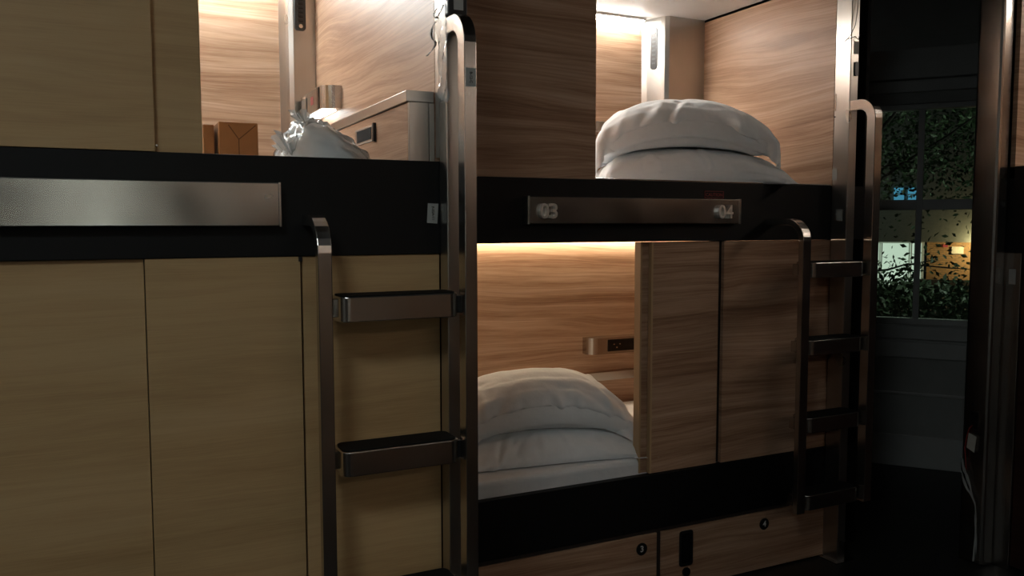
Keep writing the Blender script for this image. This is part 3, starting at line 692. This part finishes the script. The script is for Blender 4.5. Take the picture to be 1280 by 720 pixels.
    qf = lambda a: np.stack([a[:-1, :-1], a[1:, :-1], a[1:, 1:], a[:-1, 1:]], -1).reshape(-1, 4)
    return np.concatenate([T.reshape(-1, 3), Bt.reshape(-1, 3)]), np.concatenate([qf(iT), qf(iB)[:, ::-1]]), P
def hfield(P, res=0.02, pad=0.003):
    """height of a settled pillow as a function"""
    x0, y0 = P[:, 0].min()-0.05, P[:, 1].min()-0.05
    nx, ny = int((P[:, 0].max()+0.05-x0)/res)+2, int((P[:, 1].max()+0.05-y0)/res)+2
    Hh = np.zeros((nx, ny)); i = ((P[:, 0]-x0)/res).astype(int); j = ((P[:, 1]-y0)/res).astype(int)
    np.maximum.at(Hh, (i, j), P[:, 2]); np.maximum.at(Hh, (i+1, j), P[:, 2]*0.98)
    for _ in range(2):
        Hp = np.pad(Hh, 1, mode='edge'); Hh = np.maximum(Hh*0.5+0.5*(Hp[:-2, 1:-1]+Hp[2:, 1:-1]+Hp[1:-1, :-2]+Hp[1:-1, 2:])/4, 0)
    def f(x, y):
        u = np.clip((x-x0)/res, 0, nx-1.001); v = np.clip((y-y0)/res, 0, ny-1.001)
        a, b = u.astype(int), v.astype(int); s, t2 = u-a, v-b
        return Hh[a, b]*(1-s)*(1-t2)+Hh[a+1, b]*s*(1-t2)+Hh[a, b+1]*(1-s)*t2+Hh[a+1, b+1]*s*t2 + pad
    return f
def put_pillow(P, fs, loc, rot, label, group):
    me = bpy.data.meshes.new('pillow'); me.from_pydata(P.tolist(), [], fs.tolist())
    for p in me.polygons: p.use_smooth = True
    o = link('pillow', me, COTTON, None, 0, loc); o.rotation_euler[2] = rot
    o['label'] = label; o['category'] = 'pillow'; o['group'] = group
    return o
# mattresses
def mattress(x0, x1, y0, y1, z0, z1, label, seed):
    n, k = 40, 24; mb = MB(); rnd = random.Random(seed); ph = [rnd.uniform(0, 6.28) for _ in range(6)]
    pts = rrect(x0, x1, y0, y1, 0.05, 5)
    o = single('mattress', MB().prism(pts, 2, z0, z1), SHEET, label, 'mattress', ((x0+x1)/2, (y0+y1)/2, z0), 'white bunk mattresses', 0.02)
    o.modifiers['bevel'].segments = 4
    return o
ZM_U, ZM_L = 1.612, 0.545
mattress(IX0+0.005, IX1-0.005, YR+0.075, 3.465, 1.471, ZM_U, 'white mattress under the two upper pillows beside the steel column', 1)
mattress(IX0+0.005, IX1-0.005, YR+0.035, YBACK-0.04, 0.342, ZM_L, 'white mattress of the open lower berth', 2)
mattress(JX0+0.005, 0.72, YL+0.08, 3.44, 1.471, 1.612, 'white mattress under the brown paper parcels', 3)
G1, G2 = 'pillows stacked in the upper berth', 'pillows stacked in the lower berth'
Pa, Fa, Ca = sim_pillow(0.82, 0.58, 0.058, 1, flange=1)
Pb, Fb, _ = sim_pillow(0.92, 0.58, 0.050, 2, flange=4, base=hfield(Ca), z0=0.26, grav=3.0)
put_pillow(Pa, Fa, (2.285, 2.95, ZM_U+0.001), math.radians(-26), 'white pillow at the bottom of the upper berth pair', G1)
put_pillow(Pb, Fb, (2.245, 2.95, ZM_U+0.001), math.radians(-28), 'white flanged pillow on top of the upper berth pair', G1)
Pc, Fc, Cc = sim_pillow(0.82, 0.58, 0.042, 5, flange=1)
Pd, Fd, _ = sim_pillow(0.88, 0.62, 0.054, 6, flange=4, base=hfield(Cc), z0=0.24, grav=5.0)
put_pillow(Pc, Fc, (1.56, 2.97, ZM_L+0.001), math.radians(-8), 'white pillow at the bottom of the lower berth pair', G2)
put_pillow(Pd, Fd, (1.55, 2.97, ZM_L+0.001), math.radians(-10), 'cream-lit pillow on top of the lower berth pair', G2)

# pillow tied in a clear plastic bag, left berth
bag = thing('bagged_pillow', 'white pillow knotted in a clear plastic bag beside the bedside cabinet', 'pillow', (0.578, 2.40, 1.613))
def bagshell(k0=1.0, crk=1.0):
    mb = MB(); n, k = 48, 26; vs = []
    rnd = random.Random(4); ph = [rnd.uniform(0, 6.28) for _ in range(30)]
    for i in range(k):
        f = i/(k-1); el = f*math.pi/2
        for j in range(n):
            a = 2*math.pi*j/n
            r = math.cos(el)**0.7
            x = 0.205*r*math.cos(a); y = 0.19*r*math.sin(a); z = 0.134*math.sin(el)**0.85
            z *= 1.0 - 0.80*max(0, (x+0.06)/0.265)          # slopes down to the right
            cr = 0.006*math.sin(9*a+ph[0]+6*f) + 0.004*math.sin(17*a+ph[1]-9*f) + 0.004*math.sin(23*f+ph[2]+3*a)
            q = (1+cr*crk/0.15)*k0
            vs.append((0.580+x*q*0.66, 2.40+y*q, 1.614+z*q))
    fs = [(i*n+j, i*n+(j+1) % n, (i+1)*n+(j+1) % n, (i+1)*n+j) for i in range(k-1) for j in range(n)]
    return mb.add(vs, fs)
part('pillow_fill', bagshell(0.93, 0.35), COTTON, bag, smooth=True)
part('plastic_bag', bagshell(), BAGM, bag, smooth=True)
def ruff(c, r, h, seed, folds=9):
    mb = MB(); n, k = 54, 9; rnd = random.Random(seed); p0 = rnd.uniform(0, 6); vs = []
    for i in range(k):
        f = i/(k-1); rad = r*(0.28+0.72*abs(f-0.35)*1.5)
        for j in range(n):
            a = 2*math.pi*j/n; q = 1+0.35*f*math.sin(folds*a+p0)+0.12*math.sin(2*a+p0)
            vs.append((c[0]+rad*q*math.cos(a)-0.02*f, c[1]+rad*q*math.sin(a), c[2]+h*f*(1+0.25*math.sin(3*a+p0))))
    return mb.add(vs, [(i*n+j, i*n+(j+1) % n, (i+1)*n+(j+1) % n, (i+1)*n+j) for i in range(k-1) for j in range(n)])
part('bag_knot', ruff((0.520, 2.36, 1.718), 0.026, 0.042, 2), FILM, bag, smooth=True)
part('bag_tail', ruff((0.482, 2.34, 1.615), 0.036, 0.075, 5, 12), FILM, bag, smooth=True)

# brown paper parcels
def parcel(label, x0, x1, y0, y1, z0, z1, fold):
    t = thing('paper_parcel', label, 'parcel', ((x0+x1)/2, (y0+y1)/2, z0), 'brown paper parcels')
    part('wrapper', MB().box(x0, x1, y0, y1, z0, z1), KRAFT, t, 0.004)
    if fold:
        mx = (x0+x1)/2; e = 0.0012; yy = y0-0.0006; hh = z1-z0
        def strip(a, b, wd=0.0016):
            a, b = Vector((a[0], yy, a[1])), Vector((b[0], yy, b[1])); d = (b-a).normalized(); n = Vector((-d.z, 0, d.x))*wd
            return MB().add([a-n, b-n, b+n, a+n], [(0, 1, 2, 3)])
        for a, b in (((x0+0.03, z1-0.010), (mx, z1-0.055)), ((x1-0.008, z1-0.008), (mx, z1-0.055)), ((mx, z1-0.055), (mx, z0+0.045)), ((mx, z0+0.045), (x0+0.03, z0+0.008)), ((mx, z0+0.045), (x1-0.01, z0+0.008))):
            part('fold', strip(a, b), KRAFTD, t)
    return t
parcel('larger brown paper parcel with folded end in front', 0.345, 0.468, 2.85, 3.10, 1.613, 1.786, True)
parcel('smaller brown paper parcel half hidden behind the panel edge', 0.300, 0.335, 2.88, 3.05, 1.613, 1.778, False)

# ------------------------------------------------------------------ outside the window
BZ = math.radians(52.3); BD = Vector((math.sin(BZ), math.cos(BZ), 0)); BR = Vector((math.cos(BZ), -math.sin(BZ), 0)); GZ = -1.6
def opt(a, dist, z): return Vector((0, 0, z)) + BD*dist + BR*a
def obox(a0, a1, d0, d1, z0, z1):
    vs = [opt(a, d, z) for z in (z0, z1) for d in (d0, d1) for a in (a0, a1)]
    return MB().add(vs, [(0,2,3,1), (4,5,7,6), (0,1,5,4), (2,6,7,3), (0,4,6,2), (1,3,7,5)])
GRND = plain('night_ground', (0.05, 0.05, 0.045), 0.9, var=0.3)
struct('ground', obox(-20, 20, 5.8, 60, GZ-0.1, GZ), GRND)
def brickmat():
    mt, nt, p = newmat('tan_brick')
    b = N(nt, 'ShaderNodeTexBrick'); b.inputs['Scale'].default_value = 1.0
    b.inputs['Brick Width'].default_value = 0.24; b.inputs['Row Height'].default_value = 0.085; b.inputs['Mortar Size'].default_value = 0.012
    b.inputs['Color1'].default_value = (0.42, 0.25, 0.11, 1); b.inputs['Color2'].default_value = (0.34, 0.19, 0.08, 1); b.inputs['Mortar'].default_value = (0.20, 0.15, 0.10, 1)
    g = N(nt, 'ShaderNodeNewGeometry').outputs['Position']; s = N(nt, 'ShaderNodeSeparateXYZ'); nt.links.new(g, s.inputs[0])
    nt.links.new(comb(nt, math_(nt, 'ADD', math_(nt, 'MULTIPLY', s.outputs[0], BR.x), math_(nt, 'MULTIPLY', s.outputs[1], BR.y)), s.outputs[2]), b.inputs['Vector'])
    nt.links.new(b.outputs[0], p.inputs['Base Color']); p.inputs['Roughness'].default_value = 0.85
    return mt
bld = thing('building', 'distant building with lit shopfront and brick bay seen through the window', 'building', tuple(opt(0, 41, GZ)))
part('facade', obox(-9, 9, 40.0, 44, 0.72, 9), plain('grey_render', (0.22, 0.24, 0.22), 0.9), bld)
part('brick_wall', obox(0.1, 4.5, 40.6, 41, GZ, 0.72), brickmat(), bld)
part('low_wall', obox(-0.2, 4.5, 40.0, 40.3, GZ, -0.88), plain('dark_low_wall', (0.05, 0.045, 0.04), 0.9), bld)
part('shop_wall', obox(-9, 0.0, 40.4, 41, GZ, 0.72), plain('shop_backing', (0.5, 0.5, 0.46), 0.8), bld)
SHOP = emit('shop_glow', (0.72, 0.86, 0.70), 0.85)
for a in (-2.9, -1.72, -0.54):
    wd = part('shop_window', obox(a, a+1.10 if a < -1 else a+0.42, 40.25, 40.39, -1.15, 0.66), SHOP, bld, 0, 'lit white shop window')
    part('window_bar', obox(a+0.02, a+0.06, 40.20, 40.26, -1.15, 0.66), TRIMD, wd)
BLUE = emit('blue_room_light', (0.08, 0.33, 0.52), 0.75)
for a0, a1 in ((-1.26, -0.86), (-0.72, -0.33)):
    wd = part('upper_window', obox(a0, a1, 39.93, 40.01, 2.50, 3.05), BLUE, bld, 0, 'blue-lit window')
    part('window_bar', obox(a0, a1, 39.90, 39.94, 2.74, 2.78), TRIMD, wd)
part('wall_sign', obox(1.05, 1.50, 40.52, 40.6, 0.22, 0.52), plain('pale_sign', (0.75, 0.72, 0.6), 0.7), bld, 0, 'pale rectangular sign')
part('alarm_lamp', obox(0.72, 0.90, 40.45, 40.6, 0.50, 0.62), emit('red_lamp', (0.8, 0.12, 0.08), 0.5), bld, 0, 'small red lamp')
bl = bpy.data.lights.new('bay_light', 'POINT'); bl.energy = 170; bl.color = (1.0, 0.72, 0.36); bl.shadow_soft_size = 0.15
bo = bpy.data.objects.new('bay_light', bl); COL.objects.link(bo); bo.location = opt(2.2, 39.7, 0.55)
sl = bpy.data.lights.new('outdoor_fill', 'POINT'); sl.energy = 260; sl.color = (0.80, 0.95, 0.78); sl.shadow_soft_size = 0.2  # unseen lamp, added to light the tree
so = bpy.data.objects.new('outdoor_fill', sl); COL.objects.link(so); so.location = opt(3.0, 8.0, 3.4)
stl = thing('outdoor_fill_lamp', 'lamp added outside beyond the right post to light the tree', 'street lamp', tuple(opt(3.1, 8.1, GZ)))
part('pole', MB().tube([opt(3.1, 8.1, GZ), opt(3.1, 8.1, 3.75)], 0.06, 10), TRIMD, stl)
part('lamp_head', obox(2.85, 3.25, 7.85, 8.2, 3.6, 3.75), TRIMD, stl)

fl2 = bpy.data.lights.new('outdoor_fill', 'POINT'); fl2.energy = 130; fl2.color = (0.85, 0.95, 0.82); fl2.shadow_soft_size = 0.2  # second unseen lamp, added to brighten the distant facade
fo = bpy.data.objects.new('outdoor_fill', fl2); COL.objects.link(fo); fo.location = opt(-5.0, 35.0, 3.4)
stl = thing('outdoor_fill_lamp', 'lamp added outside beyond the far bunk pod to light the facade', 'street lamp', tuple(opt(-5.0, 35.2, GZ)))
part('pole', MB().tube([opt(-5.0, 35.2, GZ), opt(-5.0, 35.2, 3.8)], 0.06, 10), TRIMD, stl)
part('lamp_head', obox(-5.2, -4.8, 34.9, 35.3, 3.65, 3.8), TRIMD, stl)

# tree outside: trunk, branches, leaves
LEAF = plain('dark_leaf', (0.045, 0.075, 0.035), 0.6, var=0.4)
BARK = plain('bark', (0.03, 0.026, 0.02), 0.9)
def leaves(n, fn, size, seed):
    rnd = random.Random(seed); mb = MB()
    for _ in range(n):
        c = fn(rnd); s = size*rnd.uniform(0.6, 1.3)
        d = Vector((rnd.gauss(0, 1), rnd.gauss(0, 1), rnd.gauss(0, 0.7))).normalized(); q = d.cross(Vector((rnd.gauss(0, 1), rnd.gauss(0, 1), rnd.gauss(0, 1)))).normalized()
        up2 = d.cross(q)
        mb.add([c, c+d*s*0.5+q*s*0.26+up2*s*0.08, c+d*s, c+d*s*0.5-q*s*0.26+up2*s*0.08], [(0, 1, 2), (0, 2, 3)])
    return mb
tree = thing('tree', 'dark leafy tree with thin branches just outside the window', 'tree', tuple(opt(-1.0, 9.2, GZ)))
part('trunk', MB().tube([opt(-1.0, 9.2, GZ), opt(-0.9, 9.2, 0.2), opt(-0.7, 9.3, 1.6), opt(-0.3, 9.4, 3.2), opt(0.2, 9.5, 5.0)], [0.11, 0.09, 0.07, 0.05, 0.03], 8), BARK, tree, smooth=True)
rb = random.Random(11); tips = []
def branch(a0, d0, z0, a1, d1, z1, r):
    pts = [];
    for k in range(7):
        f = k/6; pts.append(opt(a0+(a1-a0)*f+rb.uniform(-.04, .04), d0+(d1-d0)*f+rb.uniform(-.05, .05), z0+(z1-z0)*f+0.12*math.sin(f*3.1)+rb.uniform(-.03, .03)))
    part('branch', MB().tube(pts, [r*(1-0.12*k) for k in range(7)], 5), BARK, tree, smooth=True); tips.extend(pts[2:])
for args in ((-0.9, 9.2, 0.2, 0.1, 8.6, 1.15, 0.016), (-0.85, 9.2, 0.4, -0.15, 8.4, 0.95, 0.014), (-0.8, 9.2, 0.9, 0.55, 8.9, 1.0, 0.014), (-0.7, 9.3, 1.6, 0.6, 8.9, 2.5, 0.02),
             (-0.5, 9.3, 2.3, 0.4, 8.8, 3.0, 0.02), (-0.9, 9.2, 0.1, 0.3, 8.7, 0.45, 0.014), (-0.6, 9.3, 1.9, 0.1, 9.0, 2.0, 0.015)):
    branch(*args)
f1 = part('foliage', leaves(950, lambda r: r.choice(tips)+Vector((r.gauss(0, .10), r.gauss(0, .10), r.gauss(0, .09))), 0.06, 3), LEAF, tree); f1['kind'] = 'stuff'
f2 = part('crown', leaves(9000, lambda r: opt(r.uniform(-1.4, 1.8), r.uniform(10.5, 13.0), r.choice([r.gauss(3.1, .55), r.gauss(2.4, .4)])), 0.075, 4), LEAF, tree); f2['kind'] = 'stuff'
hd = thing('hedge', 'dark hedge below the shopfront outside the window', 'hedge', tuple(opt(0, 7.7, GZ)))
hf = part('hedge_leaves', leaves(6000, lambda r: opt(r.uniform(-1.1, 1.4), r.uniform(7.2, 8.2), 0.92-abs(r.gauss(0, .22))+0.06*math.sin(9*r.random())), 0.07, 5), LEAF, hd); hf['kind'] = 'stuff'
for k in range(5):
    a = -0.8+k*0.42
    part('stem', MB().tube([opt(a, 7.7, GZ), opt(a+0.05, 7.7, -0.6), opt(a+0.1, 7.75, 0.7)], [0.03, 0.022, 0.01], 6), BARK, hd, smooth=True)
